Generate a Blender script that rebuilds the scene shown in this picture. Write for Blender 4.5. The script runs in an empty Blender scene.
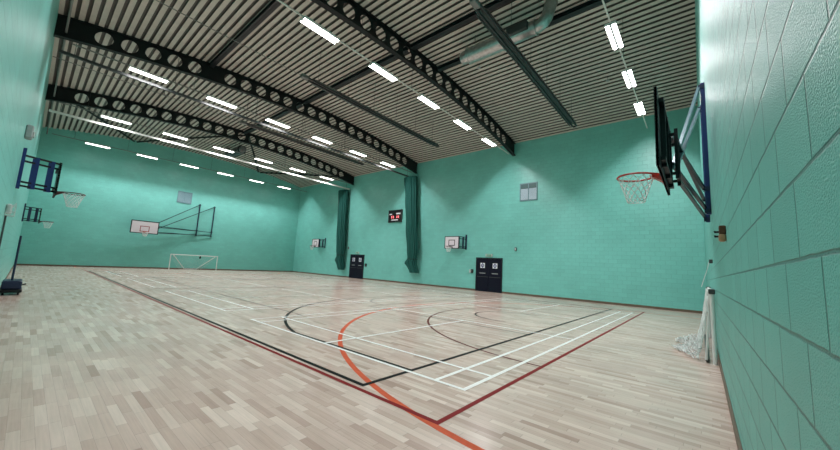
import bpy, math, random
from mathutils import Vector, Matrix
random.seed(7)
PI = math.pi
scene = bpy.context.scene
COL = scene.collection

# ------------------------------------------------------------------ hall size
W, L, HE, SAG = 20.43, 36.1, 9.89, 0.92        # width (x), length (y), eaves height, rise of the arched roof
def arch(x):
    t = (x - W / 2) / (W / 2)
    return HE + SAG * (1 - t * t)

# ------------------------------------------------------------------ materials
def new_mat(name):
    m = bpy.data.materials.new(name); m.use_nodes = True
    nt = m.node_tree
    return m, nt, nt.nodes['Principled BSDF']
def N(nt, typ, **kw):
    n = nt.nodes.new(typ)
    for k, v in kw.items(): setattr(n, k, v)
    return n
def srgb(r, g, b):
    f = lambda c: ((c / 255 + 0.055) / 1.055) ** 2.4 if c > 10 else c / 255 / 12.92
    return (f(r), f(g), f(b), 1)
def plain(name, col, rough=0.5, metal=0.0, noise=0.08, nscale=14.0, bump=0.0, emit=0.0, alpha=1.0, spec=0.5):
    m, nt, p = new_mat(name)
    p.inputs['Specular IOR Level'].default_value = spec
    tc = N(nt, 'ShaderNodeTexCoord'); nz = N(nt, 'ShaderNodeTexNoise')
    nz.inputs['Scale'].default_value = nscale; nz.inputs['Detail'].default_value = 3
    nt.links.new(tc.outputs['Object'], nz.inputs['Vector'])
    mp = N(nt, 'ShaderNodeMapRange')
    mp.inputs['From Min'].default_value = 0.3; mp.inputs['From Max'].default_value = 0.7
    mp.inputs['To Min'].default_value = 1 - noise; mp.inputs['To Max'].default_value = 1 + noise
    nt.links.new(nz.outputs['Fac'], mp.inputs['Value'])
    hs = N(nt, 'ShaderNodeHueSaturation'); hs.inputs['Color'].default_value = col
    nt.links.new(mp.outputs['Result'], hs.inputs['Value'])
    nt.links.new(hs.outputs['Color'], p.inputs['Base Color'])
    p.inputs['Roughness'].default_value = rough; p.inputs['Metallic'].default_value = metal
    p.inputs['Alpha'].default_value = alpha
    if bump:
        b = N(nt, 'ShaderNodeBump'); b.inputs['Strength'].default_value = bump; b.inputs['Distance'].default_value = 0.01
        nt.links.new(nz.outputs['Fac'], b.inputs['Height']); nt.links.new(b.outputs['Normal'], p.inputs['Normal'])
    if emit:
        p.inputs['Emission Color'].default_value = col; p.inputs['Emission Strength'].default_value = emit
    return m

WALL_COL = srgb(123, 204, 193)
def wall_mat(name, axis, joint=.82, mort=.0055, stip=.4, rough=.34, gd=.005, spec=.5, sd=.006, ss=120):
    # ss, sd: size and depth of the roller stipple
    """painted blockwork: 215 mm courses, grooves and an orange-peel gloss coat"""
    m, nt, p = new_mat(name); lk = nt.links.new
    tc = N(nt, 'ShaderNodeTexCoord'); sp = N(nt, 'ShaderNodeSeparateXYZ'); cb = N(nt, 'ShaderNodeCombineXYZ')
    lk(tc.outputs['Object'], sp.inputs[0])
    ad = N(nt, 'ShaderNodeMath', operation='SUBTRACT'); ad.inputs[1].default_value = 0.05
    lk(sp.outputs[axis], ad.inputs[0]); lk(ad.outputs[0], cb.inputs[0]); lk(sp.outputs['Z'], cb.inputs[1])
    wn = N(nt, 'ShaderNodeTexNoise'); wn.inputs['Scale'].default_value = 9
    lk(tc.outputs['Object'], wn.inputs['Vector'])
    wv = N(nt, 'ShaderNodeVectorMath', operation='SCALE'); wv.inputs['Scale'].default_value = 0.008
    lk(wn.outputs['Color'], wv.inputs[0])
    av = N(nt, 'ShaderNodeVectorMath', operation='ADD'); lk(cb.outputs[0], av.inputs[0]); lk(wv.outputs[0], av.inputs[1])
    br = N(nt, 'ShaderNodeTexBrick')
    br.inputs['Scale'].default_value = 1.0; br.inputs['Brick Width'].default_value = 0.41
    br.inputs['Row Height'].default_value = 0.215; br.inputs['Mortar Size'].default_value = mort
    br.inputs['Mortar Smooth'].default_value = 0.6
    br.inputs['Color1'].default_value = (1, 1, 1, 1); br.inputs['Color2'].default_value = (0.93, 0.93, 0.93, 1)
    br.inputs['Mortar'].default_value = (joint, joint, joint, 1)  # joint colour darkened to paint in the shade inside the grooves
    lk(av.outputs[0], br.inputs['Vector'])
    n1 = N(nt, 'ShaderNodeTexNoise'); n1.inputs['Scale'].default_value = 0.7; n1.inputs['Detail'].default_value = 5
    lk(tc.outputs['Object'], n1.inputs['Vector'])
    mr = N(nt, 'ShaderNodeMapRange'); mr.inputs['From Min'].default_value = 0.3; mr.inputs['From Max'].default_value = 0.7
    mr.inputs['To Min'].default_value = 0.95; mr.inputs['To Max'].default_value = 1.05
    lk(n1.outputs['Fac'], mr.inputs['Value'])
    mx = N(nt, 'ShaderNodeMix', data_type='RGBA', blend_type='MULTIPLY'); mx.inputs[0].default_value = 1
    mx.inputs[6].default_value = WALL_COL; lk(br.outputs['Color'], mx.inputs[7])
    hs = N(nt, 'ShaderNodeHueSaturation'); lk(mx.outputs[2], hs.inputs['Color']); lk(mr.outputs['Result'], hs.inputs['Value'])
    lk(hs.outputs['Color'], p.inputs['Base Color'])
    # bump: groove + stipple
    st = N(nt, 'ShaderNodeTexNoise'); st.inputs['Scale'].default_value = ss; st.inputs['Detail'].default_value = 2
    lk(tc.outputs['Object'], st.inputs['Vector'])
    b1 = N(nt, 'ShaderNodeBump'); b1.inputs['Strength'].default_value = stip; b1.inputs['Distance'].default_value = sd
    lk(st.outputs['Fac'], b1.inputs['Height'])
    b2 = N(nt, 'ShaderNodeBump', invert=True); b2.inputs['Strength'].default_value = 0.9; b2.inputs['Distance'].default_value = gd
    lk(br.outputs['Fac'], b2.inputs['Height']); lk(b1.outputs['Normal'], b2.inputs['Normal'])
    lk(b2.outputs['Normal'], p.inputs['Normal'])
    p.inputs['Roughness'].default_value = rough; p.inputs['Specular IOR Level'].default_value = spec
    return m

def floor_mat():
    m, nt, p = new_mat('beech_strip_floor'); lk = nt.links.new
    M_ = lambda op, a, b=None: _math(nt, op, a, b)
    tc = N(nt, 'ShaderNodeTexCoord'); sp = N(nt, 'ShaderNodeSeparateXYZ'); lk(tc.outputs['Object'], sp.inputs[0])
    u = M_('DIVIDE', sp.outputs['X'], 0.072); row = M_('FLOOR', u)
    wn = N(nt, 'ShaderNodeTexWhiteNoise', noise_dimensions='1D'); lk(row, wn.inputs['W'])
    v = M_('ADD', M_('DIVIDE', sp.outputs['Y'], 0.52), M_('MULTIPLY', wn.outputs['Value'], 7.3)); pl = M_('FLOOR', v)
    cb = N(nt, 'ShaderNodeCombineXYZ'); lk(row, cb.inputs[0]); lk(pl, cb.inputs[1])
    w2 = N(nt, 'ShaderNodeTexWhiteNoise', noise_dimensions='2D'); lk(cb.outputs[0], w2.inputs['Vector'])
    ramp = N(nt, 'ShaderNodeValToRGB'); e = ramp.color_ramp.elements
    e[0].position = 0; e[0].color = srgb(184, 154, 139); e[1].position = 1; e[1].color = srgb(230, 208, 194)
    a = e.new(0.12); a.color = srgb(203, 175, 160); a = e.new(0.5); a.color = srgb(211, 184, 170); a = e.new(0.85); a.color = srgb(219, 195, 181)
    lk(w2.outputs['Value'], ramp.inputs['Fac'])
    # grain
    gv = N(nt, 'ShaderNodeMapping'); gv.inputs['Scale'].default_value = (60, 2.2, 1)
    lk(tc.outputs['Object'], gv.inputs['Vector'])
    g = N(nt, 'ShaderNodeTexNoise'); g.inputs['Scale'].default_value = 1; g.inputs['Detail'].default_value = 4
    lk(gv.outputs[0], g.inputs['Vector'])
    big = N(nt, 'ShaderNodeTexNoise'); big.inputs['Scale'].default_value = 0.9; big.inputs['Detail'].default_value = 6; big.inputs['Roughness'].default_value = 0.65
    lk(tc.outputs['Object'], big.inputs['Vector'])
    def rng(s, lo, hi):
        r = N(nt, 'ShaderNodeMapRange'); r.inputs['From Min'].default_value = 0.3; r.inputs['From Max'].default_value = 0.7
        r.inputs['To Min'].default_value = lo; r.inputs['To Max'].default_value = hi; lk(s, r.inputs['Value']); return r.outputs['Result']
    val = M_('MULTIPLY', rng(g.outputs['Fac'], 0.93, 1.06), rng(big.outputs['Fac'], 0.92, 1.06))
    # joints between strips and wider boards
    fu = M_('FRACT', u); fv = M_('FRACT', v)
    j1 = M_('LESS_THAN', fu, 0.03); j2 = M_('LESS_THAN', fv, 0.008)
    j = M_('MAXIMUM', j1, j2)
    val = M_('MULTIPLY', val, M_('SUBTRACT', 1.0, M_('MULTIPLY', j, 0.28)))
    hs = N(nt, 'ShaderNodeHueSaturation'); lk(ramp.outputs['Color'], hs.inputs['Color']); lk(val, hs.inputs['Value'])
    hs.inputs['Saturation'].default_value = 0.9
    lk(hs.outputs['Color'], p.inputs['Base Color'])
    r = rng(big.outputs['Fac'], 0.20, 0.27); lk(r, p.inputs['Roughness'])
    b = N(nt, 'ShaderNodeBump', invert=True); b.inputs['Strength'].default_value = 0.15; b.inputs['Distance'].default_value = 0.001
    lk(j, b.inputs['Height']); lk(b.outputs['Normal'], p.inputs['Normal'])
    return m
def _math(nt, op, a, b=None):
    n = N(nt, 'ShaderNodeMath', operation=op)
    for i, s in enumerate((a, b)):
        if s is None: continue
        if isinstance(s, (int, float)): n.inputs[i].default_value = s
        else: nt.links.new(s, n.inputs[i])
    return n.outputs[0]

M = dict(
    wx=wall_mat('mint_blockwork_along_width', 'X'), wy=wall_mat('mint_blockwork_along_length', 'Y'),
    wr=wall_mat('mint_blockwork_shaded_joints', 'X', .48, .0068, 1.0, .40, .010, .30, .009, 175),  # near wall: groove shade painted stronger into the joint colour
    floor=floor_mat(),
    deck=plain('pale_roof_deck', srgb(196, 190, 180), 0.45, 0.0, 0.05, 3),
    trough=plain('dark_deck_trough', srgb(84, 81, 76), 0.6, 0.0, 0.06, 3),  # recessed trough faces, darker tone than the rib flanges
    beam=plain('black_painted_steel', srgb(14, 21, 22), 0.55, 0.0, 0.1, 4, spec=.35),
    purlin=plain('dark_steel', srgb(26, 33, 36), 0.45, 0.0, 0.1, 6),
    skirt=plain('brown_skirting', srgb(104, 88, 72), 0.5),
    white_line=plain('white_line_paint', srgb(252, 251, 248), 0.3, spec=.5, noise=0.03),
    black_line=plain('black_line_paint', srgb(22, 21, 21), 0.45, spec=.06),
    red_line=plain('dark_red_line_paint', srgb(128, 30, 32), 0.45, spec=.06),
    maroon_line=plain('maroon_line_paint', srgb(96, 44, 40), 0.45, spec=.06),
    grey_line=plain('grey_line_paint', srgb(82, 76, 72), 0.45, spec=.06),
    orange_line=plain('orange_line_paint', srgb(204, 92, 62), 0.45, spec=.06),
    white=plain('white_enamel', srgb(228, 230, 228), 0.35, noise=0.03),
    lampbody=plain('white_lamp_housing', srgb(225, 226, 222), 0.4, noise=0.02),
    tube=plain('lit_lamp_diffuser', (1.0, 0.99, 0.95, 1), 0.4, noise=0.0, emit=9.0),
    galv=plain('galvanised_steel', srgb(178, 186, 184), 0.32, 0.85, 0.18, 9),
    galvdull=plain('dull_galvanised_steel', srgb(120, 124, 122), 0.45, 0.5, 0.15, 9),
    heater=plain('charcoal_heater_metal', srgb(52, 56, 57), 0.35, 0.4, 0.1, 9),
    track=plain('pale_track_paint', srgb(214, 216, 210), 0.4, noise=0.03),
    greytrack=plain('grey_track_paint', srgb(120, 122, 118), 0.45, noise=0.05),
    navy=plain('navy_door_paint', srgb(12, 16, 34), 0.45, noise=0.06, spec=.2),
    navyframe=plain('black_door_frame', srgb(20, 22, 32), 0.4),
    sign=plain('white_sign_face', srgb(232, 236, 242), 0.4, noise=0.02),
    signblue=plain('blue_sign_print', srgb(36, 56, 120), 0.4),
    curtain=plain('dark_green_net_fabric', srgb(10, 84, 76), 0.85, noise=0.2, nscale=30),
    strap=plain('dark_strap', srgb(16, 52, 50), 0.8),
    blue=plain('royal_blue_steel', srgb(30, 44, 104), 0.35, noise=0.06),
    darkblue=plain('dark_blue_steel', srgb(24, 34, 66), 0.4, noise=0.06),
    black=plain('black_plastic', srgb(14, 16, 20), 0.45, spec=.3),
    boardw=plain('white_backboard', srgb(226, 218, 224), 0.35, noise=0.03),
    boardred=plain('red_board_marking', srgb(150, 40, 48), 0.4),
    rimred=plain('orange_red_rim', srgb(176, 48, 34), 0.35, noise=0.06),
    net=plain('white_net_cord', srgb(222, 228, 226), 0.8, noise=0.05),
    led=plain('red_led_digits', (1.0, 0.30, 0.32, 1), 0.4, noise=0, emit=.9),
    vent=plain('blue_grey_louvre', srgb(112, 150, 158), 0.45, noise=0.05),
    ventlight=plain('pale_louvre_blade', srgb(196, 216, 226), 0.4, noise=0.04),
    ventdark=plain('dark_louvre_header', srgb(70, 104, 104), 0.5),
    grey=plain('grey_plastic', srgb(150, 158, 158), 0.45),
    lightgrey=plain('light_grey_plastic', srgb(198, 206, 204), 0.45),
    rust=plain('rusty_brown_metal', srgb(92, 56, 34), 0.7, noise=0.25, nscale=40),
    tan=plain('tan_timber', srgb(176, 132, 96), 0.6, noise=0.15, nscale=30),
    green=plain('green_sign_face', srgb(120, 176, 150), 0.35, noise=0.03),
    darkgrey=plain('dark_grey_steel', srgb(62, 66, 66), 0.45),
)

# ------------------------------------------------------------------ mesh builder
class MB:
    def __init__(s): s.v = []; s.f = []
    def add(s, vs, fs):
        o = len(s.v); s.v += [tuple(p) for p in vs]; s.f += [tuple(i + o for i in f) for f in fs]; return s
    def box(s, x0, x1, y0, y1, z0, z1, m=None):
        vs = [Vector((x, y, z)) for z in (z0, z1) for (x, y) in ((x0, y0), (x1, y0), (x1, y1), (x0, y1))]
        if m: vs = [m @ v for v in vs]
        return s.add(vs, [(3, 2, 1, 0), (4, 5, 6, 7), (0, 1, 5, 4), (1, 2, 6, 5), (2, 3, 7, 6), (3, 0, 4, 7)])
    def bbox(s, x0, x1, y0, y1, z0, z1, b=0.006):
        """box with chamfered edges"""
        P = []
        for z, ins in ((z0, b), (z0 + b, 0), (z1 - b, 0), (z1, b)):
            a0, a1, c0, c1 = x0 + ins, x1 - ins, y0 + ins, y1 - ins
            k = b
            P.append([(a0 + k, c0, z), (a1 - k, c0, z), (a1, c0 + k, z), (a1, c1 - k, z), (a1 - k, c1, z), (a0 + k, c1, z), (a0, c1 - k, z), (a0, c0 + k, z)])
        vs = [p for r in P for p in r]; fs = [tuple(range(7, -1, -1)), tuple(range(24, 32))]
        for r in range(3):
            for i in range(8):
                j = (i + 1) % 8; fs.append((r * 8 + i, r * 8 + j, r * 8 + 8 + j, r * 8 + 8 + i))
        return s.add(vs, fs)
    def tube(s, pts, r, n=8, closed=False, cap=True):
        pts = [Vector(p) for p in pts]; K = len(pts)
        rs = r if isinstance(r, (list, tuple)) else [r] * K
        up = None; vs = []; fs = []
        for i, p in enumerate(pts):
            if closed: t = pts[(i + 1) % K] - pts[i - 1]
            else: t = pts[min(i + 1, K - 1)] - pts[max(i - 1, 0)]
            t.normalize()
            if up is None:
                a = Vector((0, 0, 1)) if abs(t.z) < 0.9 else Vector((1, 0, 0)); up = t.cross(a).normalized()
            up = (up - t * up.dot(t)).normalized(); w = t.cross(up)
            for k in range(n):
                an = 2 * PI * (k + .5) / n; vs.append(p + (up * math.cos(an) + w * math.sin(an)) * rs[i])
        for i in range(K if closed else K - 1):
            a = i * n; b = ((i + 1) % K) * n
            for k in range(n):
                k2 = (k + 1) % n; fs.append((a + k, a + k2, b + k2, b + k))
        if cap and not closed:
            fs.append(tuple(range(n - 1, -1, -1))); fs.append(tuple(range((K - 1) * n, K * n)))
        return s.add(vs, fs)
    def bar(s, a, b, w, h=None):
        """rectangular bar between two points"""
        h = h or w; a, b = Vector(a), Vector(b); t = (b - a).normalized()
        ref = Vector((0, 0, 1)) if abs(t.z) < 0.95 else Vector((1, 0, 0))
        sd = t.cross(ref).normalized() * w / 2; up = sd.cross(t).normalized() * h / 2
        vs = [q + i * sd + j * up for q in (a, b) for i, j in ((-1, -1), (1, -1), (1, 1), (-1, 1))]
        return s.add(vs, [(3, 2, 1, 0), (4, 5, 6, 7), (0, 1, 5, 4), (1, 2, 6, 5), (2, 3, 7, 6), (3, 0, 4, 7)])
    def disc(s, c, r, axis, n=24, h=0.01):
        c = Vector(c); ax = Vector(axis).normalized()
        return s.tube([c - ax * h / 2, c + ax * h / 2], r, n)
    def xf(s, m): s.v = [tuple(m @ Vector(p)) for p in s.v]; return s
    def build(s, name, mat, parent=None, smooth=False, kind=None):
        me = bpy.data.meshes.new(name); me.from_pydata(s.v, [], s.f); me.materials.append(mat); me.update()
        if smooth:
            me.shade_smooth() if hasattr(me, 'shade_smooth') else None
            try: me.set_sharp_from_angle(angle=math.radians(40))
            except Exception: pass
        o = bpy.data.objects.new(name, me); COL.objects.link(o)
        if parent: o.parent = parent; o.matrix_parent_inverse = parent.matrix_basis.inverted()
        if kind: o['kind'] = kind
        return o
def tag(o, label, cat, group=None):
    o['label'] = label; o['category'] = cat
    if group: o['group'] = group
    return o
def thing(name, label, cat, loc, group=None):
    o = bpy.data.objects.new(name, None); COL.objects.link(o); o.location = loc; o.empty_display_size = .2
    return tag(o, label, cat, group)

# ------------------------------------------------------------------ room shell
def floor_obj():
    return MB().box(-0.3, W + .3, -.3, L + .3, -.2, 0).build('floor', M['floor'], kind='structure')
FLOOR = floor_obj()
def side_wall(name, x0, x1):
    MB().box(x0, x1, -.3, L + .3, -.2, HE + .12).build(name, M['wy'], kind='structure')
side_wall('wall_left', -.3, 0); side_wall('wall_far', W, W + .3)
def gable(name, y0, y1, mat):
    K = 40; vs = []; fs = []
    for y in (y0, y1):
        for i in range(K + 1):
            x = W * i / K; vs += [(x, y, -.2), (x, y, arch(x) + .1)]
    S = 2 * (K + 1)
    for i in range(K):
        a = 2 * i; fs.append((a, a + 2, a + 3, a + 1)); fs.append((S + a, S + a + 1, S + a + 3, S + a + 2))
        fs.append((a + 1, a + 3, S + a + 3, S + a + 1)); fs.append((a, S + a, S + a + 2, a + 2))
    fs.append((0, 1, S + 1, S)); fs.append((2 * K, S + 2 * K, S + 2 * K + 1, 2 * K + 1))
    MB().add(vs, fs).build(name, M[mat], kind='structure')
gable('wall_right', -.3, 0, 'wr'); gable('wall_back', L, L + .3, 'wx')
# ribbed roof deck: the sheets' ribs run along the hall
def deck():
    pitch = .27; vs = []; fs = []; x = -.3; prof = []
    while x < W + .3:
        for dx, dz in ((0, 0), (.158, 0), (.168, .07), (.26, .07)): prof.append((x + dx, dz))
        x += pitch
    prof.append((x, 0))
    for y in (-.3, L + .3):
        for px, dz in prof: vs.append((px, y, arch(min(max(px, 0), W)) + dz))
    n = len(prof)
    for i in range(n - 1): fs.append((i, n + i, n + i + 1, i + 1))
    # weather skin over the ribs
    o = len(vs)
    for y in (-.3, L + .3):
        for px, dz in prof: vs.append((px, y, arch(min(max(px, 0), W)) + .16))
    for i in range(n - 1): fs.append((o + i, o + i + 1, o + n + i + 1, o + n + i))
    fs.append(tuple([0, n - 1][k] for k in (0, 1)) + (o + n - 1, o)); fs.append((n, o + n, o + 2 * n - 1, 2 * n - 1))
    fs.append((0, o, o + n, n)); fs.append((n - 1, 2 * n - 1, o + 2 * n - 1, o + n - 1))
    c = MB().add(vs, fs).build('ceiling', M['deck'], kind='structure')
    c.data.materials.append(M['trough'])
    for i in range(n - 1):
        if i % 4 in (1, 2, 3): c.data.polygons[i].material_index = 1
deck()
def base(name, x0, x1, y0, y1): MB().bbox(x0, x1, y0, y1, 0, .11, .004).build(name, M['skirt'], kind='structure')
base('baseboard_back', 0, W, L - .025, L)
DOORS = [(10.10, 11.94), (23.80, 25.68)]
_bb = MB()
for a, b in ((0.02, DOORS[0][0] - .06), (DOORS[0][1] + .06, DOORS[1][0] - .06), (DOORS[1][1] + .06, L - .025)): _bb.bbox(W - .025, W, a, b, 0, .11, .004)
_bb.build('baseboard_far', M['skirt'], kind='structure')
base('baseboard_right', 0, W, 0, .018); base('baseboard_left', 0, .018, .02, L - .025)

# ------------------------------------------------------------------ court markings (paint on the floor)
ZL = dict(orange=.0006, red=.0011, maroon=.0016, grey=.0021, black=.0027, white=.0034)
class Paint:
    def __init__(s, z): s.m = MB(); s.z = z; s.k = 0
    def line(s, x0, y0, x1, y1, w=.05):
        s.k += 1; z = s.z + s.k * 1.2e-5
        a, b = Vector((x0, y0, z)), Vector((x1, y1, z)); t = (b - a).normalized(); n = Vector((-t.y, t.x, 0)) * w / 2
        e = t * w / 2; a = a - e; b = b + e
        s.m.add([a - n, b - n, b + n, a + n], [(0, 1, 2, 3)]); return s
    def rect(s, x0, y0, x1, y1, w=.05):
        s.line(x0, y0, x1, y0, w); s.line(x1, y0, x1, y1, w); s.line(x1, y1, x0, y1, w); s.line(x0, y1, x0, y0, w); return s
    def arc(s, cx, cy, r, a0, a1, w=.05, n=64, ry=None):
        ry = ry or r; vs = []; s.k += 1; z = s.z + s.k * 1.2e-5
        for i in range(n + 1):
            a = a0 + (a1 - a0) * i / n
            for q in (-w / 2, w / 2): vs.append((cx + (r + q) * math.cos(a), cy + (ry + q) * math.sin(a), z))
        s.m.add(vs, [(2 * i, 2 * i + 1, 2 * i + 3, 2 * i + 2) for i in range(n)]); return s
    def done(s, name, mat):
        return s.m.build(name, M[mat], FLOOR, kind='structure')
YM = 16.5                                          # middle of the marked courts
mir = lambda y: 2 * YM - y
# four badminton courts side by side
for k in range(4):
    y0 = 2.41 + 7.31 * k; y1 = y0 + 5.77; x0, x1 = 3.91, 16.75
    p = Paint(ZL['white']); p.rect(x0, y0, x1, y1, .06)
    p.line(x0, y0 + .43, x1, y0 + .43, .06); p.line(x0, y1 - .43, x1, y1 - .43, .06)
    p.line(x0 + .72, y0, x0 + .72, y1, .06); p.line(x1 - .72, y0, x1 - .72, y1, .06)
    xm = (x0 + x1) / 2; ym = (y0 + y1) / 2
    p.line(xm - 1.9, y0, xm - 1.9, y1, .06); p.line(xm + 1.9, y0, xm + 1.9, y1, .06)
    p.line(x0, ym, xm - 1.9, ym, .06); p.line(xm + 1.9, ym, x1, ym, .06)
    p.done('badminton_court_lines', 'white_line')
# basketball
bx0, bx1, by0 = 3.11, 17.5, 3.30; bxm = 10.5
p = Paint(ZL['black']); p.rect(bx0, by0, bx1, mir(by0), .065)
for s in (1, -1):
    Y = (lambda y: y) if s == 1 else mir
    p.line(3.975, Y(by0), 3.975, Y(6.3), .06); p.line(16.63, Y(by0), 16.63, Y(6.3), .06)
    p.arc(9.93, Y(4.84), 6.157, s * PI / 2, s * (PI - .247), .065, 60); p.arc(10.67, Y(4.84), 6.157, s * .247, s * PI / 2, .065, 60); p.line(9.93, Y(10.997), 10.67, Y(10.997), .065)
    p.arc(bxm, Y(4.8), 1.16, 0, s * PI, .045, 40)
    for q in (-1, 1): p.line(bxm + q * 1.16, Y(4.8), bxm + q * 1.16, Y(4.5), .045)
p.done('basketball_court_lines', 'black_line')
p = Paint(ZL['grey'])
p.line(bx0, YM, bx1, YM, .045); p.arc(bxm, YM, 1.72, 0, 2 * PI, .045, 64)
for s in (1, -1):
    Y = (lambda y: y) if s == 1 else mir
    p.line(8.06, Y(by0), 8.06, Y(8.85), .05); p.line(12.94, Y(by0), 12.94, Y(8.85), .05); p.line(8.06, Y(8.85), 12.94, Y(8.85), .045)
    p.arc(bxm, Y(8.85), 1.75, 0, s * PI, .045, 48)
p.line(5.2, 8.2, 5.2, mir(8.2), .045); p.line(15.8, 8.2, 15.8, mir(8.2), .045)
p.done('key_and_halfway_lines', 'grey_line')
# netball
p = Paint(ZL['red']); p.rect(3.0, 2.12, 17.75, mir(2.12), .06); p.done('netball_court_lines', 'red_line')
p = Paint(ZL['maroon'])
for s in (1, -1):
    Y = (lambda y: y) if s == 1 else mir
    p.arc(10.33, Y(2.12), 4.66, 0, s * PI, .05, 80)
p.done('netball_shooting_arc_lines', 'maroon_line')
# goal areas
p = Paint(ZL['orange'])
p.arc(10.15, .99, 7.30, -.134, PI + .134, .08, 110)
p.arc(10.15, L - .99, 7.30, .134, -PI - .134, .08, 110)
p.done('goal_area_arc_lines', 'orange_line')

# ------------------------------------------------------------------ roof beams with round openings
def roof_beam(y, label, solid=()):
    t = thing('roof_beam', label, 'beam', (0, y, HE - .8), 'arched roof beams')
    D = .80; tk = .014; r = .272; pitch = .765; xs0 = 1.28 - pitch / 2; nh = 24
    m = MB()
    zc = lambda x: arch(x) - .02 - D / 2
    def slab(xa, xb, k=4):
        for i in range(k):
            a = xa + (xb - xa) * i / k; b = xa + (xb - xa) * (i + 1) / k
            vs = [(x, y + q, zc(x) + h) for q in (-tk, tk) for x in (a, b) for h in (-D / 2, D / 2)]
            m.add(vs, [(0, 2, 3, 1), (4, 5, 7, 6)])
    slab(0.0, xs0); slab(xs0 + nh * pitch, W)
    hw, hh = pitch / 2, D / 2; ca = math.atan2(hh, hw)
    an = sorted([2 * PI * i / 28 for i in range(28)] + [ca, PI - ca, PI + ca, 2 * PI - ca])
    for k in range(nh):
        c = xs0 + pitch * (k + .5)
        if k in solid: slab(c - hw, c + hw, 2); continue
        vs = []; n = len(an)
        for q in (-tk, tk):
            for a in an:
                dx, dz = math.cos(a), math.sin(a); sc = min(hw / abs(dx) if abs(dx) > 1e-6 else 9, hh / abs(dz) if abs(dz) > 1e-6 else 9)
                x, z = c + r * dx, r * dz; vs.append((x, y + q, zc(x) + z)); x, z = c + sc * dx, sc * dz; vs.append((x, y + q, zc(x) + z))
        fs = []
        for i in range(n):
            j = (i + 1) % n
            fs += [(2 * i, 2 * i + 1, 2 * j + 1, 2 * j), (2 * n + 2 * i, 2 * n + 2 * j, 2 * n + 2 * j + 1, 2 * n + 2 * i + 1), (2 * i, 2 * j, 2 * n + 2 * j, 2 * n + 2 * i)]
        m.add(vs, fs)
    m.build('web', M['beam'], t)
    for nm, off in (('top_flange', D / 2), ('bottom_flange', -D / 2)):
        f = MB(); K = 48; vs = []
        for i in range(K + 1):
            x = W * i / K; z = zc(x) + off
            vs += [(x, y - .11, z - .015), (x, y + .11, z - .015), (x, y + .11, z + .015), (x, y - .11, z + .015)]
        fs = [(3, 2, 1, 0), (4 * K, 4 * K + 1, 4 * K + 2, 4 * K + 3)]
        for i in range(K):
            a = 4 * i
            for k in range(4): fs.append((a + k, a + (k + 1) % 4, a + 4 + (k + 1) % 4, a + 4 + k))
        f.add(vs, fs).build(nm, M['beam'], t)
    return t
BY = [9.40, 17.95, 26.20]
roof_beam(BY[0], 'black arched cellular roof beam nearest the camera, ending on the long wall right of both curtains', (5,))
roof_beam(BY[1], 'black arched cellular roof beam in the middle, ending above the curtain right of the scoreboard', (5,))
roof_beam(BY[2], 'black arched cellular roof beam furthest away, ending above the far green curtain')
def purlin(x, y0, y1, label, h=.2, w=.2):
    z = arch(x)
    m = MB(); m.box(x - w / 2, x + w / 2, y0, y1, z - .02 - .012, z - .02); m.box(x - w / 2, x + w / 2, y0, y1, z - h, z - h + .012); m.box(x - .01, x + .01, y0, y1, z - h, z - .02)
    tag(m.build('roof_purlin', M['purlin']), label, 'purlin', 'roof purlins')
purlin(4.95, BY[0] + .12, BY[1] - .12, 'dark steel roof member spanning the left bay between the nearest and middle beams')
purlin(9.85, .0, BY[0] - .12, 'dark ridge member from near end wall to first beam, left of the silver duct')
purlin(11.75, .0, BY[0] - .12, 'dark roof member behind the silver duct in the nearest bay')
purlin(9.85, BY[0] + .12, BY[1] - .12, 'dark ridge member between the nearest and middle roof beams')
purlin(9.85, BY[1] + .12, BY[2] - .12, 'dark ridge member between the middle and furthest roof beams')
# wind bracing rods in the far bay
zz = [(.1, BY[2] + .15), (W / 4, L - .06), (W / 2, BY[2] + .15), (3 * W / 4, L - .06), (W - .1, BY[2] + .15)]
BL = ['dark diagonal bracing rod in far bay, nearest the left wall', 'dark diagonal bracing rod in far bay, second from the left wall',
      'dark diagonal bracing rod in far bay, right of the dark fan duct', 'dark diagonal bracing rod in far bay, ending above the far curtain']
for i in range(4):
    (xa, ya), (xb, yb) = zz[i], zz[i + 1]
    pts = []
    for k in range(13):
        f = .02 + .96 * k / 12; x = xa + (xb - xa) * f; pts.append((x, ya + (yb - ya) * f, arch(x) - .13))
    tag(MB().tube(pts, .07, 6).build('bracing_rod', M['beam'], smooth=True), BL[i], 'bracing', 'roof bracing rods')

# ------------------------------------------------------------------ lights
LX = [10.0 + (i - 2.5) * 2.88 for i in range(6)]; LYS = [2.0, 9.52, 18.07, 26.03, 33.8]; LZ = 8.95
ROWN = ['row above the near hoop', 'row under the nearest beam', 'row under the middle beam', 'row under the furthest beam', 'row by the back wall']
ORD = ['first', 'second', 'third', 'fourth', 'fifth', 'last']
LIGHT_W = 122.0
def make_light():
    t = thing('hanging_light', '', 'light', (0, 0, 0))
    h = MB(); hl = .66
    h.bbox(-hl, hl, -.155, .155, .045, .085, .008)
    for q in (-.155, .145): h.box(-hl, hl, q, q + .01, -.005, .05)
    for q in (-hl, hl - .012): h.box(q, q + .012, -.155, .155, -.005, .05)
    h.build('housing', M['lampbody'], t)
    MB().bbox(-hl, hl, -.024, .024, -.034, .05, .004).build('spine', M['grey'], t)
    for s in (-1, 1):
        d = MB(); vs = []; n = 8
        for x in (-hl + .014, hl - .014):
            for k in range(n + 1):
                a = PI + PI * k / n; vs.append((x, s * .087 + .056 * math.cos(a), .012 + .042 * math.sin(a)))
        fs = [(k, k + 1, n + 2 + k, n + 1 + k) for k in range(n)] + [(0, n + 1, 2 * n + 1, n), tuple(range(n, -1, -1)), tuple(range(n + 1, 2 * n + 2))]
        d.add(vs, fs).build('diffuser', M['tube'], t)
    return t
proto = make_light()
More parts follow.
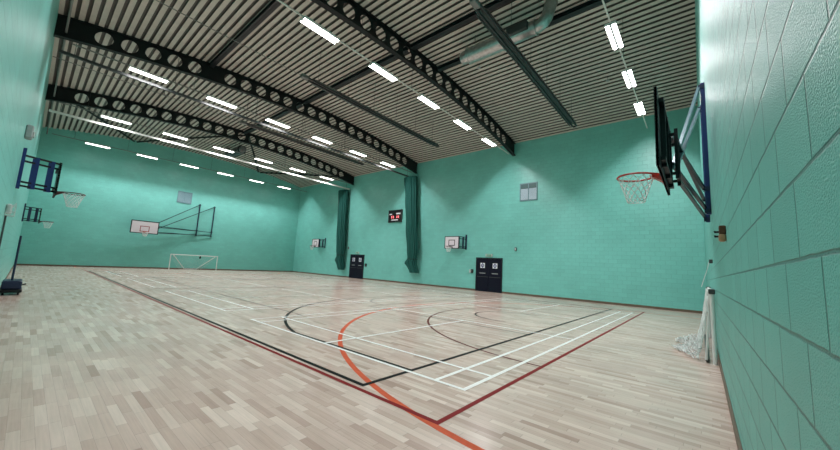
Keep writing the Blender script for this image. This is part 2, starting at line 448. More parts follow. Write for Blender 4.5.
ld = bpy.data.lights.new('lamp_output', 'AREA'); ld.shape = 'RECTANGLE'; ld.size = 1.25; ld.size_y = .28
ld.energy = LIGHT_W; ld.color = (1.0, .93, .955)
ld.use_nodes = True                                  # louvred fitting: wide along its length, cut off sharply to both sides
lnt = ld.node_tree; lem = [n for n in lnt.nodes if n.type == 'EMISSION'][0]
lg = N(lnt, 'ShaderNodeNewGeometry'); lsx = N(lnt, 'ShaderNodeSeparateXYZ'); lnt.links.new(lg.outputs['Incoming'], lsx.inputs[0])
lay = _math(lnt, 'ABSOLUTE', lsx.outputs['Y']); laz = _math(lnt, 'ADD', _math(lnt, 'ABSOLUTE', lsx.outputs['Z']), .001)
lt = _math(lnt, 'DIVIDE', lay, laz)
lmr = N(lnt, 'ShaderNodeMapRange', interpolation_type='SMOOTHSTEP')
lmr.inputs['From Min'].default_value = .75; lmr.inputs['From Max'].default_value = 1.55; lmr.inputs['To Min'].default_value = 1; lmr.inputs['To Max'].default_value = .10
lnt.links.new(lt, lmr.inputs['Value']); lnt.links.new(lmr.outputs['Result'], lem.inputs['Strength'])
first = True; light_parts = list(proto.children)
for r, y in enumerate(LYS):
    for i, x in enumerate(LX):
        if first: o = proto; first = False
        else:
            o = proto.copy(); COL.objects.link(o)
            for ch in light_parts:
                c = ch.copy(); c.parent = o; COL.objects.link(c)
        o.location = (x, y, LZ)
        o['label'] = '%s lit hanging light from left wall in %s' % (ORD[i], ROWN[r])
        o['group'] = 'hanging lights'
        lo = bpy.data.objects.new('lamp_output', ld); COL.objects.link(lo); lo.parent = o; lo.location = (0, 0, -.045)
    tr = thing('light_trunking', 'thin pale trunking carrying the lights of the ' + ROWN[r], 'trunking', (W / 2, y, LZ + .1), 'light trunking')
    MB().box(.5, W - .5, y - .02, y + .02, LZ + .086, LZ + .126).build('rail', M['greytrack'] if r > 1 else M['track'], tr)
    for k in range(7):
        x = W / 2 + (k - 3) * 2.88
        MB().tube([(x, y - (.0 if r in (0, 4) else 0), LZ + .12), (x, y, arch(x) - (.0 if r in (0, 4) else .0))], .007, 5).build('suspension_wire', M['darkgrey'], tr)

# ------------------------------------------------------------------ curtain tracks + curtains
def curtain_track(y, z, mat, label, x0, x1):
    t = thing('curtain_track', label, 'track', (W / 2, y, z), 'curtain tracks')
    m = MB(); m.box(x0, x1, y - .035, y + .035, z, z + .10); m.box(x0, x1, y - .05, y + .05, z - .012, z)
    m.build('rail', M[mat], t)
    for k in range(7):
        x = x0 + .4 + (x1 - x0 - .8) * k / 6
        MB().box(x - .015, x + .015, y - .012, y + .012, z + .1, arch(x)).build('hanger', M[mat], t) if mat == 'x' else MB().tube([(x, y, z + .1), (x, y, arch(x))], .01, 5).build('hanger', M['darkgrey'], t)
curtain_track(18.40, 8.70, 'darkgrey', 'grey ceiling track for the nearer green curtain, below the middle lamp row', .2, W - .25)
curtain_track(26.45, 8.56, 'track', 'bright pale ceiling track for the far green curtain', .2, W - .25)
def curtain(y0, sl, label):
    """sl: list of (z, centre y offset, half width, half depth)"""
    t = thing('division_curtain', label, 'curtain', (W - .4, y0, sl[0][0]), 'green division curtains')
    n = 120; vs = []; fs = []
    for zi, (z, oy, hw, hd) in enumerate(sl):
        for k in range(n):
            a = 2 * PI * k / n
            f = 1 + .10 * math.sin(15 * a + .9 * math.sin(z * .7)) + .05 * math.sin(23 * a + z * .35)
            vs.append((W - .42 + hd * f * math.cos(a), y0 + oy + hw * f * math.sin(a), z))
    for i in range(len(sl) - 1):
        for k in range(n):
            k2 = (k + 1) % n; fs.append((i * n + k, (i + 1) * n + k, (i + 1) * n + k2, i * n + k2))
    fs.append(tuple(range(n))); fs.append(tuple(range(len(sl) * n - 1, (len(sl) - 1) * n - 1, -1)))
    MB().add(vs, fs).build('fabric', M['curtain'], t, smooth=True)
    z, oy, hw, hd = [s for s in sl if s[0] < 2.1][0]
    MB().tube([(W - .42 + 1.08 * hd * math.cos(2 * PI * k / 40), y0 + oy + 1.08 * hw * math.sin(2 * PI * k / 40), z) for k in range(40)], .03, 6, closed=True).build('tie_strap', M['strap'], t, smooth=True)
def slices(keys, n=46):
    out = []
    for i in range(n):
        z = keys[0][0] + (keys[-1][0] - keys[0][0]) * i / (n - 1)
        for a, b in zip(keys, keys[1:]):
            if b[0] <= z <= a[0] + 1e-6:
                f = (a[0] - z) / (a[0] - b[0]); f = f * f * (3 - 2 * f)
                out.append((z,) + tuple(a[k] + (b[k] - a[k]) * f for k in (1, 2, 3))); break
    return out
curtain(18.2, slices([(8.68, 0, .62, .26), (7.0, -.18, .55, .26), (4.5, -.42, .52, .27), (2.6, -.66, .50, .28), (2.0, -.66, .42, .24), (1.65, -.50, .52, .33), (1.25, -.78, .40, .30), (.95, -.95, .38, .28), (.72, -1.0, .30, .22)]), 'dark green gathered curtain hanging right of the scoreboard')
curtain(27.2, slices([(8.54, 0, .66, .26), (7.0, -.1, .60, .26), (4.5, -.22, .56, .27), (2.6, -.35, .52, .28), (2.0, -.36, .44, .24), (1.6, -.28, .52, .32), (1.2, -.5, .42, .30), (.95, -.62, .40, .28), (.7, -.66, .30, .22)]), 'dark green gathered curtain hanging beside the smaller far door')

# ------------------------------------------------------------------ heaters, ducts, conduits
def heater(y, x0, x1, label, pipe=True):
    t = thing('tube_heater', label, 'heater', (x0, y, 9.05), 'ceiling tube heaters')
    z = 9.05
    for q in (-.09, .09): MB().tube([(x0, y + q, z), (x1, y + q, z)], .045, 10).build('tube', M['heater'], t, smooth=True)
    m = MB()
    prof = [(-.2, -.03), (-.15, .07), (-.06, .12), (.06, .12), (.15, .07), (.2, -.03)]
    vs = [(x, y + a, z + b + o) for o in (0, .008) for x in (x0 + .3, x1 - .1) for a, b in prof]; n = len(prof); fs = []
    for k in range(n - 1):
        fs += [(k, n + k, n + k + 1, k + 1), (2 * n + k, 2 * n + k + 1, 3 * n + k + 1, 3 * n + k)]
    fs += [(0, 2 * n, 3 * n, n), (n - 1, 2 * n - 1, 4 * n - 1, 3 * n - 1)]
    m.add(vs, fs).build('reflector', M['galvdull'], t)
    MB().tube([(x1, y - .09, z), (x1 + .12, y - .06, z), (x1 + .12, y + .06, z), (x1, y + .09, z)], .045, 8).build('return_bend', M['heater'], t, smooth=True)
    if pipe: MB().tube([(.05, y, z + .02), (x0 - .25, y, z + .02)], .016, 6).build('supply_pipe', M['greytrack'], t, smooth=True)
    MB().bbox(x0 - .3, x0 + .05, y - .10, y + .10, z - .06, z + .1, .02).build('burner_box', M['galvdull'], t)
    for k in range(6):
        x = x0 + .5 + (x1 - x0 - 1) * k / 5
        MB().tube([(x, y, z + .125), (x, y, arch(x))], .008, 5).build('hanger', M['darkgrey'], t)
heater(4.9, 7.9, 17.7, 'long dark tube heater hanging from the ceiling beside the silver duct', False)
heater(12.65, 7.1, 16.2, 'long dark tube heater hanging between the nearest and middle roof beams')
heater(20.0, 7.6, 16.3, 'long dark tube heater hanging between the middle and furthest roof beams')
def ring(m, c, ax, r, w=.04, n=28): m.disc(c, r, ax, n, w)
def duct(x, z, ys, s, label, mats):
    """fan unit on the axis y; s = +1: open end towards +y"""
    t = thing('ventilation_duct', label, 'duct', (x, ys[0], z), 'ceiling ducts')
    a, b, c, d = ys
    MB().tube([(x, a, z), (x, a - s * .06, z), (x, b, z)], [.22, .26, .26], 28).build('inlet_cone', M[mats[0]], t, smooth=True)
    m = MB().tube([(x, b, z), (x, c, z)], .31, 32); ring(m, (x, b, z), (0, 1, 0), .33); ring(m, (x, c, z), (0, 1, 0), .33)
    for k in range(1, 6): ring(m, (x, b + (c - b) * k / 6, z), (0, 1, 0), .315, .012)
    m.build('silencer_drum', M[mats[1]], t, smooth=True)
    m = MB().tube([(x, c, z), (x, d, z)], .26, 28)
    ring(m, (x, d, z), (0, 1, 0), .285)
    m.build('fan_casing', M[mats[0]], t, smooth=True)
    MB().bbox(x - .36, x - .2, min(c, d) + .2, max(c, d) - .25, z - .12, z + .2, .02).build('motor_box', M['darkgrey'], t)
    m = MB(); pts = []
    for k in range(9):
        an = (PI / 2.35) * k / 8; R_ = .42; pts.append((x, d - s * R_ * math.sin(an), z + R_ * (1 - math.cos(an))))
    e = Vector(pts[-1]); dr = (e - Vector(pts[-2])).normalized(); k_ = (arch(x) + .06 - e.z) / dr.z
    pts.append(tuple(e + dr * k_))
    m.tube(pts, .21, 24); ring(m, pts[4], Vector(pts[5]) - Vector(pts[3]), .225, .03)
    m.build('elbow', M[mats[0]], t, smooth=True)
    for yy in (b - s * .3, c + s * .3):
        MB().tube([(x - .1, yy, z + .2), (x - .1, yy, arch(x - .1))], .012, 5).build('hanger', M['darkgrey'], t)
duct(11.0, 10.08, (7.45, 7.1, 5.6, 4.35), 1, 'silver ventilation duct with drum and elbow under the nearest ceiling bay', ('galv', 'galv'))
duct(10.6, 10.05, (28.0, 28.35, 29.9, 31.0), -1, 'dark ventilation fan duct under the far ceiling bay beyond the third beam', ('galvdull', 'heater'))
tag(MB().tube([(.28, 3, 9.35), (.28, L - .6, 9.35)], .035, 8).build('eaves_pipe', M['greytrack'], smooth=True), 'thin grey pipe running along the eaves of the left wall', 'pipe')
def detector(x, y, label):
    t = thing('smoke_detector', label, 'detector', (x, y, arch(x)), 'ceiling detectors')
    z = arch(x)
    MB().tube([(x, y, z), (x, y, z - .16)], .012, 6).build('stem', M['darkgrey'], t)
    MB().tube([(x, y, z - .16), (x, y, z - .20), (x, y, z - .23)], [.07, .08, .04], 14).build('sensor_head', M['grey'], t, smooth=True)
detector(4.3, 23.2, 'small round detector on deck between middle and furthest beams')
detector(16.4, 3.1, 'small round detector on deck left of the near hanging lights')
detector(12.6, 7.6, 'small round detector on deck close to the nearest beam')

# ------------------------------------------------------------------ fittings on the far long wall (doors, vents, scoreboard)
def double_door(name, y0, y1, h):
    t = bpy.data.objects.new(name, None); COL.objects.link(t); t.location = (W, (y0 + y1) / 2, 0); t['kind'] = 'structure'
    X = W - .004; ym = (y0 + y1) / 2
    f = MB(); f.bbox(W - .06, W, y0 - .06, y0, 0, h + .06); f.bbox(W - .06, W, y1, y1 + .06, 0, h + .06); f.bbox(W - .06, W, y0, y1, h, h + .06)
    f.build('door_frame', M['navyframe'], t)
    for a, b, hs in ((y0 + .004, ym - .004, 1), (ym + .004, y1 - .004, -1)):
        lf = MB().bbox(W - .045, W, a, b, .008, h - .004).build('door_leaf', M['navy'], t)
        c = (a + b) / 2; zc = 1.72; q = .17
        MB().box(W - .049, W - .045, c - q, c + q, zc - q, zc + q).build('sign_panel', M['sign'], lf)
        s = MB(); vs = []; n = 32
        for k in range(n):
            an = 2 * PI * k / n
            for r in (.06, .115): vs.append((W - .0505, c + r * math.cos(an), zc + r * math.sin(an)))
        s.add(vs, [(2 * k, 2 * k + 1, 2 * ((k + 1) % n) + 1, 2 * ((k + 1) % n)) for k in range(n)])
        for an in range(4):
            s.bar((W - .0505, c + .09 * math.cos(an * PI / 2), zc + .09 * math.sin(an * PI / 2)), (W - .0505, c + .165 * math.cos(an * PI / 2), zc + .165 * math.sin(an * PI / 2)), .05, .002)
        s.disc((W - .0505, c, zc), .03, (1, 0, 0), 16, .002)
        s.build('sign_emblem', M['signblue'], lf)
        MB().bbox(W - .053, W - .045, c - .22, c + .22, 1.18, 1.235, .002).build('push_plate', M['grey'], lf)
        MB().bbox(W - .052, W - .045, a + .04, b - .04, .955, .985, .002).build('rail_strip', M['darkgrey'], lf)
        MB().bbox(W - .050, W - .045, a + .04, b - .04, .06, .93, .002).build('kick_panel', M['navy'], lf)
    return t
double_door('door_1', 10.10, 11.94, 2.19); double_door('door_2', 23.80, 25.68, 2.15)
def wall_box(name, label, cat, y, z, wy, wz, d, mat, face=None, group=None, side=0):
    t = thing(name, label, cat, (W, y, z), group)
    MB().bbox(W - d, W + .002, y - wy / 2, y + wy / 2, z - wz / 2, z + wz / 2, min(.008, d / 4)).build('case', M[mat], t)
    if side: MB().bbox(W - .03, W, y + wy / 2, y + wy / 2 + side, z - wz * .45, z + wz * .45, .004).build('side_panel', M['lightgrey'], t)
    if face: MB().bbox(W - d - .006, W - d, y - wy * .36, y + wy * .36, z - wz * .36, z + wz * .36, .002).build('face', M[face], t)
wall_box('exit_sign', 'pale exit sign box on the wall above the larger nearer black door', 'sign', 11.02, 2.42, .5, .17, .07, 'lightgrey', 'green', 'exit signs')
wall_box('exit_sign', 'pale exit sign box on the wall above the smaller far black door', 'sign', 24.74, 2.38, .45, .17, .07, 'lightgrey', 'green', 'exit signs')
wall_box('alarm_call_box', 'black box on wall left of the larger nearer door', 'alarm', 12.30, 1.30, .17, .24, .08, 'black', 'darkgrey', 'alarm boxes', .15)
wall_box('alarm_call_box', 'black box on wall right of the smaller far door', 'alarm', 23.45, 1.28, .2, .26, .08, 'black', 'darkgrey', 'alarm boxes')
wall_box('wall_sensor', 'small dark sensor on the wall right of the larger nearer door', 'sensor', 9.15, 2.84, .12, .22, .08, 'darkgrey', 'lightgrey', 'wall sensors')
wall_box('wall_sensor', 'small grey sensor on the wall left of the smaller far door', 'sensor', 26.15, 2.82, .14, .2, .07, 'darkgrey', 'grey', 'wall sensors')
def scoreboard():
    y0, y1, z0, z1 = 19.28, 20.82, 5.06, 6.10
    t = thing('scoreboard', 'black electronic scoreboard with red digits left of the nearer green curtain', 'scoreboard', (W, 20.05, z0))
    MB().bbox(W - .12, W - .001, y0, y1, z0, z1, .015).build('case', M['black'], t)
    fr = MB()
    for ya, yb, za, zb in ((y0 - .02, y0 + .02, z0 - .02, z1 + .02), (y1 - .02, y1 + .02, z0 - .02, z1 + .02), (y0 + .02, y1 - .02, z0 - .02, z0 + .02), (y0 + .02, y1 - .02, z1 - .02, z1 + .02)):
        fr.box(W - .135, W - .001, ya, yb, za, zb)
    fr.build('frame', M['darkgrey'], t)
    X = W - .122
    def strip(ya, yb, za, zb, mat, nm): MB().box(X - .006, X + .002, min(ya, yb), max(ya, yb), za, zb).build(nm, M[mat], t)
    strip(20.71, 20.40, 5.70, 5.80, 'sign', 'name_strip'); strip(19.90, 19.40, 5.72, 5.84, 'sign', 'name_strip')
    def digit(yc, zc, h, seg):
        w = h * .5; th = h * .16; m = MB(); b = lambda a, c, d, e: m.box(X - .006, X + .002, yc + a, yc + c, zc + d, zc + e)
        S = {'a': (-w/2, w/2, h/2 - th, h/2), 'g': (-w/2, w/2, -th/2, th/2), 'd': (-w/2, w/2, -h/2, -h/2 + th),
             'f': (w/2 - th, w/2, 0, h/2), 'b': (-w/2, -w/2 + th, 0, h/2), 'e': (w/2 - th, w/2, -h/2, 0), 'c': (-w/2, -w/2 + th, -h/2, 0)}
        for k in seg: b(*S[k])
        m.build('digit', M['led'], t)
    for yc in (20.42, 20.22, 19.80, 19.62): digit(yc, 5.5, .19, 'abcdef')
    strip(20.44, 19.66, 5.20, 5.29, 'sign', 'caption_strip')
scoreboard()
def vent(label, c, w, h, to, mats):
    """louvred ventilator; to(u, v, z) maps along-wall, off-wall, height to the room"""
    t = thing('wall_vent', label, 'vent', to(c[0], 0, c[1] - h / 2), 'louvred wall vents')
    def bx(m, u0, u1, v0, v1, z0, z1):
        a, b = Vector(to(u0, v0, z0)), Vector(to(u1, v1, z1))
        m.box(min(a.x, b.x), max(a.x, b.x), min(a.y, b.y), max(a.y, b.y), z0, z1); return m
    u, z = c; f = MB()
    for s in (-1, 1): bx(f, u + s * w / 2 - .03, u + s * w / 2 + .03, 0, .05, z - h / 2 - .03, z + h / 2 + .03)
    for s in (-1, 1): bx(f, u - w / 2, u + w / 2, 0, .05, z + s * h / 2 - .03, z + s * h / 2 + .03)
    bx(f, u - .025, u + .025, 0, .05, z - h / 2, z + h / 2); f.build('frame', M[mats[0]], t)
    top = z + h / 2 - .03
    if mats[2]:
        bx(MB(), u - w / 2 + .03, u + w / 2 - .03, 0, .045, z + h / 2 - .03 - h * .24, z + h / 2 - .03).build('header_panel', M[mats[2]], t); top -= h * .25
    bx(MB(), u - w / 2, u + w / 2, 0, .006, z - h / 2, z + h / 2).build('back_panel', M['ventdark'], t)
    for s in (-1, 1):
        m = MB(); n = 10
        for k in range(n):
            za = z - h / 2 + .05 + (top - z + h / 2 - .07) * k / n; q = (top - z + h / 2 - .07) / n
            u0, u1 = (u + .03, u + w / 2 - .03) if s == 1 else (u - w / 2 + .03, u - .03)
            P = [to(u0, .04, za), to(u1, .04, za), to(u1, .008, za + q * .9), to(u0, .008, za + q * .9)]
            P2 = [to(u0, .044, za + .006), to(u1, .044, za + .006), to(u1, .012, za + q * .9 + .006), to(u0, .012, za + q * .9 + .006)]
            m.add(P + P2, [(0, 1, 2, 3), (7, 6, 5, 4), (0, 4, 5, 1), (2, 6, 7, 3), (1, 5, 6, 2), (0, 3, 7, 4)])
        m.build('louvres', M[mats[1]], t)
vent('square louvred vent with pale blades high on the wall above the nearer black door', (8.37, 6.50), 1.08, 1.10, lambda u, v, z: (W - v, u, z), ('vent', 'ventlight', 'ventdark'))
vent('square blue-grey vent high on the back wall above the swung-aside hoop', (9.12, 6.50), 1.06, 1.0, lambda u, v, z: (u, L - v, z), ('vent', 'vent', None))

# ------------------------------------------------------------------ basketball hoops
def hoop_net(c, r, drop, to, n=12):
    m = MB(); rows = 6
    def P(k, j):
        f = j / rows; rr = r * (1 - .52 * f ** .8); a = 2 * PI * (k + (j % 2) * .5) / n
        return to(c[0] + rr * math.cos(a), c[1] + rr * math.sin(a), c[2] - .02 - drop * f)
    for k in range(n):
        for j in range(rows):
            for d in (0, 1):
                kk = k + d if j % 2 else k + d - 1
                m.tube([P(k, j), P(kk, j + 1)], .0055, 4, cap=False)
    m.tube([P(k, rows) for k in range(n)], .006, 4, closed=True)
    return m
def rim_parts(t, c, bv, to, r=.235, net=True, mat='rimred'):
    """c: rim centre (u, v, z); bv: face of the board"""
    rm = MB().tube([to(c[0] + r * math.cos(2 * PI * k / 40), c[1] + r * math.sin(2 * PI * k / 40), c[2]) for k in range(40)], .014, 8, closed=True)
    for s in (-1, 1): rm.tube([to(c[0] + s * .06, bv, c[2] - .01), to(c[0] + s * .15, c[1] - r * .80, c[2])], .012, 6)
    rim = rm.build('rim', M[mat], t, smooth=True)
    m = MB(); a, b = to(c[0] - .09, bv, c[2] - .13), to(c[0] + .09, bv + .012, c[2] + .03)
    m.box(min(a[0], b[0]), max(a[0], b[0]), min(a[1], b[1]), max(a[1], b[1]), a[2], b[2])
    P = [(-.07, bv, 0), (.07, bv, 0), (.05, c[1] - r, 0), (-.05, c[1] - r, 0)]
    vs = [to(c[0] + p[0], p[1], c[2] + o) for o in (-.012, .004) for p in P]
    m.add(vs, [(3, 2, 1, 0), (4, 5, 6, 7), (0, 1, 5, 4), (1, 2, 6, 5), (2, 3, 7, 6), (3, 0, 4, 7)])
    vs = [to(c[0] + q, v, c[2] + z) for q in (-.07, .07) for v, z in ((bv, -.12), (bv, 0), (bv + .16, -.01))]
    m.add(vs, [(0, 1, 2), (3, 5, 4), (0, 2, 5, 3)])
    m.build('rim_bracket', M[mat], rim)
    if net: hoop_net(c, r, .36, to).build('net', M['net'], rim)
def ubox(m, to, u0, u1, v0, v1, z0, z1):
    a, b = to(u0, v0, z0), to(u1, v1, z1)
    return m.box(min(a[0], b[0]), max(a[0], b[0]), min(a[1], b[1]), max(a[1], b[1]), min(z0, z1), max(z0, z1))
def frame_rect(m, to, u0, u1, z0, z1, w, v0, v1):
    ubox(m, to, u0, u0 + w, v0, v1, z0, z1); ubox(m, to, u1 - w, u1, v0, v1, z0, z1)
    ubox(m, to, u0 + w, u1 - w, v0, v1, z0, z0 + w); ubox(m, to, u0 + w, u1 - w, v0, v1, z1 - w, z1); return m
def swing_hoop(label, to, ub, zb, bv, posts, pz, rz, postmat, crossed=False, dep=.26, gap=.15):
    """ub: board from/to along the wall, posts: wall posts along the wall, pz: their bottom/top"""
    t = thing('basketball_hoop', label, 'basketball hoop', to(sum(posts) / 2, 0, pz[0]), 'large swing-aside hoops')
    u0, u1 = ub; z0, z1 = zb; uc = (u0 + u1) / 2
    bd = ubox(MB(), to, u0, u1, bv, bv + .022, z0, z1).build('backboard', M['boardw'], t)
    frame_rect(MB(), to, u0, u1, z0, z1, .06, bv - .004, bv + .03).build('board_edging', M['black'], bd)
    frame_rect(MB(), to, uc - .31, uc + .31, rz + .0, rz + .47, .05, bv + .022, bv + .025).build('target_square', M['boardred'], bd)
    ubox(MB(), to, u0 + .02, u1 - .02, bv - .006, bv, z0 + .02, z1 - .02).build('back_sheet', M['black'], bd)
    f = MB()
    for z in (z0 + .12, z1 - .12): ubox(f, to, u0 + .15, u1 - .05, bv - .06, bv - .006, z - .025, z + .025)
    for u in (u0 + .35, u1 - .35, uc): ubox(f, to, u - .025, u + .025, bv - .06, bv - .006, z0 + .05, z1 - .05)
    fr = (f.build('board_frame', M['black'], t))
    g = MB(); ug = u1 - .12
    for z in (z0 + .2, z1 - .2): g.bar(to(ug, bv - .05, z), to(ug, bv - dep, z), .04)
    for v in (bv - dep,): g.bar(to(ug, v, z0 + .12), to(ug, v, z1 - .12), .045)
    g.bar(to(ug - .5, bv - dep, z1 - .2), to(ug, bv - dep, z1 - .2), .04); g.bar(to(ug - .5, bv - dep, z0 + .2), to(ug, bv - dep, z0 + .2), .04)
    g.bar(to(ug - .5, bv - .05, z1 - .2), to(ug - .5, bv - dep, z1 - .2), .04); g.bar(to(ug - .5, bv - .05, z0 + .2), to(ug - .5, bv - dep, z0 + .2), .04)
    g.bar(to(ug - .5, bv - dep, z0 + .12), to(ug - .5, bv - dep, z1 - .12), .045)
    g.build('swing_bracket', M['black'], t)
    for k, u in enumerate(posts):
        m = MB(); ubox(m, to, u - .04, u + .04, .0, .07, pz[0], pz[1])
        po = m.build('wall_post', M[postmat], t)
        for z in (pz[0] + .06, pz[0] + .5, pz[1] - .08): ubox(MB(), to, u - .06, u + .06, .0, .10, z - .04, z + .04).build('clamp', M['darkblue'], po)
    v1 = .085; ends = [bv - .05, bv - dep]
    for k, u in enumerate(posts):
        bu = ug if k == 0 else ug
        ev = ends[k]
        if crossed: A = ((pz[1] - .06, z0 + .42 + .1 * k, 'stay_arm'), (pz[0] + .5, z1 - .06 - .12 * k, 'swing_arm'), (pz[0] + .12, z0 + .5 - .3 * k, 'swing_arm'))
        else: A = ((pz[1] - .06, z0 + .45 if k else z1 - .08, 'stay_arm'), (pz[0] + .45, z1 - .32 if k else z0 + .62, 'swing_arm'), (pz[0] + .1, z0 + .12 + .1 * k, 'swing_arm'))
        for zp, zb_, nm in A: MB().bar(to(u, v1, zp), to(bu, ev, zb_), .05).build(nm, M['arm_lit' if nm == 'stay_arm' and crossed else 'arm'], t)
    rim_parts(t, (uc, bv + .022 + gap + .235, rz), bv + .022, to)
M['darkrim'] = plain('dark_red_rim', srgb(78, 40, 36), .4)
M['arm'] = plain('black_green_steel', srgb(22, 48, 52), .35, 0, .08); M['arm_lit'] = plain('lit_arm_steel', srgb(112, 140, 150), .3, .2, .08)  # near hoop's upper stays: lit look painted in as a paler colour
swing_hoop('full-size hoop swung flat on the right wall, board seen edge-on from behind', lambda u, v, z: (u, v, z), (5.15, 7.05), (2.81, 3.82), .54, (8.7, 9.8), (2.72, 5.4), 2.93, 'blue', True, .13, .10)
swing_hoop('full-size hoop with white board swung aside on the far back wall', lambda u, v, z: (u, L - v, z), (5.58, 7.42), (2.88, 3.93), .72, (10.40, 11.64), (3.10, 6.10), 3.03, 'darkblue')
def practice_hoop(label, to, uc, zb, bv=.66, w=1.22, bl='darkblue'):
    """to(u, v, z): u along wall, bracket sits on the low-u side"""
    z0, z1 = zb
    t = thing('practice_hoop', label, 'basketball hoop', to(uc, 0, z0), 'small practice hoops')
    u0, u1 = uc - w / 2, uc + w / 2
    bd = ubox(MB(), to, u0, u1, bv, bv + .02, z0, z1).build('backboard', M['boardw'], t)
    frame_rect(MB(), to, u0, u1, z0, z1, .045, bv - .012, bv + .028).build('board_edging', M['black'], bd)
    frame_rect(MB(), to, uc - .27, uc + .27, z0 + .2, z0 + .63, .05, bv + .02, bv + .024).build('target_square', M['black'], bd)
    ubox(MB(), to, u0 + .02, u1 - .02, bv - .008, bv, z0 + .02, z1 - .02).build('back_sheet', M['black'], bd)
    ubx = u0 - .18
    ubox(MB(), to, ubx - .05, ubx + .05, 0, .06, z0 - .02, z1 + .16).build('wall_post', M[bl], t)
    for z in (z0 + .06, z0 + .16, z1 - .16, z1 - .02):
        MB().bar(to(ubx, .05, z), to(u0 + .2, bv - .02, z), .035, .045).build('bracket_arm', M['black'], t)
    for z in (z0 + .16, z1 - .16):
        MB().bar(to(u1 - .3, bv - .035, z), to(u0 + .15, bv - .035, z), .035, .045).build('cross_rail', M['black'], t)
    for f in (.32, .78):
        a = Vector(to(ubx, .05, z0)); b = Vector(to(u0 + .2, bv - .02, z0)); p = a.lerp(b, f)
        MB().bar((p.x, p.y, z0 + .02), (p.x, p.y, z1), .05, .12).build('bracket_plate', M[bl], t)
    rim_parts(t, (uc, bv + .02 + .13 + .225, z0 + .13), bv + .02, to, .225, mat='darkrim')
RGT = lambda u, v, z: (W - v, u, z); LFT = lambda u, v, z: (v, u, z)
practice_hoop('small practice hoop on the long wall left of the larger nearer door', RGT, 13.66, (2.80, 3.68))
practice_hoop('small practice hoop on the long wall left of the far green curtain', RGT, 30.9, (2.80, 3.68))
practice_hoop('small practice hoop on the left wall, nearer and larger of the two in view', LFT, 13.7, (2.80, 3.64), bl='blue')
practice_hoop('small practice hoop on the left wall, further of the two in view', LFT, 30.6, (2.76, 3.62))

# ------------------------------------------------------------------ goals
def net_sheet(fn, nu, nv, r, seed=0):
    """square net: fn(a, b) -> point"""
    m = MB()
    for i in range(nu + 1): m.tube([fn(i / nu, j / nv) for j in range(nv + 1)], r, 3, cap=False)
    for j in range(nv + 1): m.tube([fn(i / nu, j / nv) for i in range(nu + 1)], r, 3, cap=False)
    return m
def far_goal():
    x0, x1, yf, h = 8.47, 12.12, L - 1.02, 1.30; yb = L - .12
    t = thing('five_a_side_goal', 'white low goal standing before the back wall under the swung hoop', 'goal', ((x0 + x1) / 2, yf, 0), 'low white goals')
    for x in (x0, x1): MB().tube([(x, yf, 0), (x, yf, h)], .035, 10).build('post', M['white'], t, smooth=True)
    MB().tube([(x0 - .03, yf, h), (x1 + .03, yf, h)], .035, 10).build('crossbar', M['white'], t, smooth=True)
    for x, q in ((x0 + .2, 1.15), (x1 - .2, -1.15)):
        MB().tube([(x, yf, h - .05), (x + q, yb, .05)], .028, 8).build('side_stay', M['white'], t, smooth=True)
    MB().tube([(x0 + 1.3, yb, .05), (x1 - 1.3, yb, .05)], .028, 8).build('rear_bar', M['white'], t, smooth=True)
    rr = random.Random(3); jit = {}
    def fn(a, b):
        k = (round(a, 4), round(b, 4)); j = jit.setdefault(k, (rr.uniform(-.02, .02), rr.uniform(-.02, .02)))
        ins = (b ** 1.2) * .9
        return (x0 + .05 + ins + (x1 - x0 - .1 - 2 * ins) * a + j[0], yf + .06 + (yb - yf - .1) * b ** .8, max(.03, (h - .03) * (1 - b) + j[1]))
    net_sheet(fn, 30, 12, .0028).build('net', M['net'], t)
    m = MB(); 
    m.tube([(10.70, yf - .0, h - .28), (10.69, yf, h - .2), (10.70, yf, h - .1), (10.70, yf, h - .03)], [.03, .075, .06, .015], 10)
    m.build('net_tie', M['black'], t, smooth=True)
far_goal()
def near_goal():
    x0, x1, yf, h = 8.35, 12.0, .065, 1.26
    t = thing('five_a_side_goal', 'white goal folded against the right wall, its net spilling onto the floor', 'goal', ((x0 + x1) / 2, yf, 0), 'low white goals')
    for x in (x0, x1): MB().tube([(x, yf, 0), (x, yf, h)], .035, 10).build('post', M['white'], t, smooth=True)
    MB().tube([(x0 - .03, yf, h), (x1 + .03, yf, h)], .035, 10).build('crossbar', M['white'], t, smooth=True)
    for x in (x0, x1): MB().tube([(x + .05, yf + .03, h - .05), (x + .05, yf + .12, .05)], .02, 8).build('side_stay', M['white'], t, smooth=True)
    MB().tube([(x0 + .05, yf + .10, .04), (x1 + .05, yf + .10, .04)], .03, 8).build('rear_bar', M['darkgrey'], t, smooth=True)
    for x in (x0, x1): MB().bbox(x - .05, x + .05, yf - .045, yf + .045, h - .045, h + .045, .01).build('corner_joint', M['darkgrey'], t)
    rr = random.Random(5); jit = {}
    def fn(a, b):
        k = (round(a, 4), round(b, 4)); j = jit.setdefault(k, (rr.uniform(-.05, .05), rr.uniform(0, .06), rr.uniform(-.03, .03)))
        x = x0 + .03 + (x1 - x0 - .06) * a + j[0] * .6
        if b < .55:
            f = b / .55; return (x, yf + .05 + .16 * f ** 1.4 + j[1] * f, (h - .03) * (1 - f) + .03 + j[2] * f * .5)
        f = (b - .55) / .45
        return (x * (1 - .6 * f) + 9.7 * .6 * f + j[0], yf + .19 + .42 * f * (.75 + .25 * math.sin(a * 9)) + j[1] * 1.5, .012 + .07 * abs(math.sin(a * 23 + b * 31)) * (1 - .4 * f) + j[1] * .4)
    net_sheet(fn, 44, 26, .0058).build('net', M['net'], t)
near_goal()

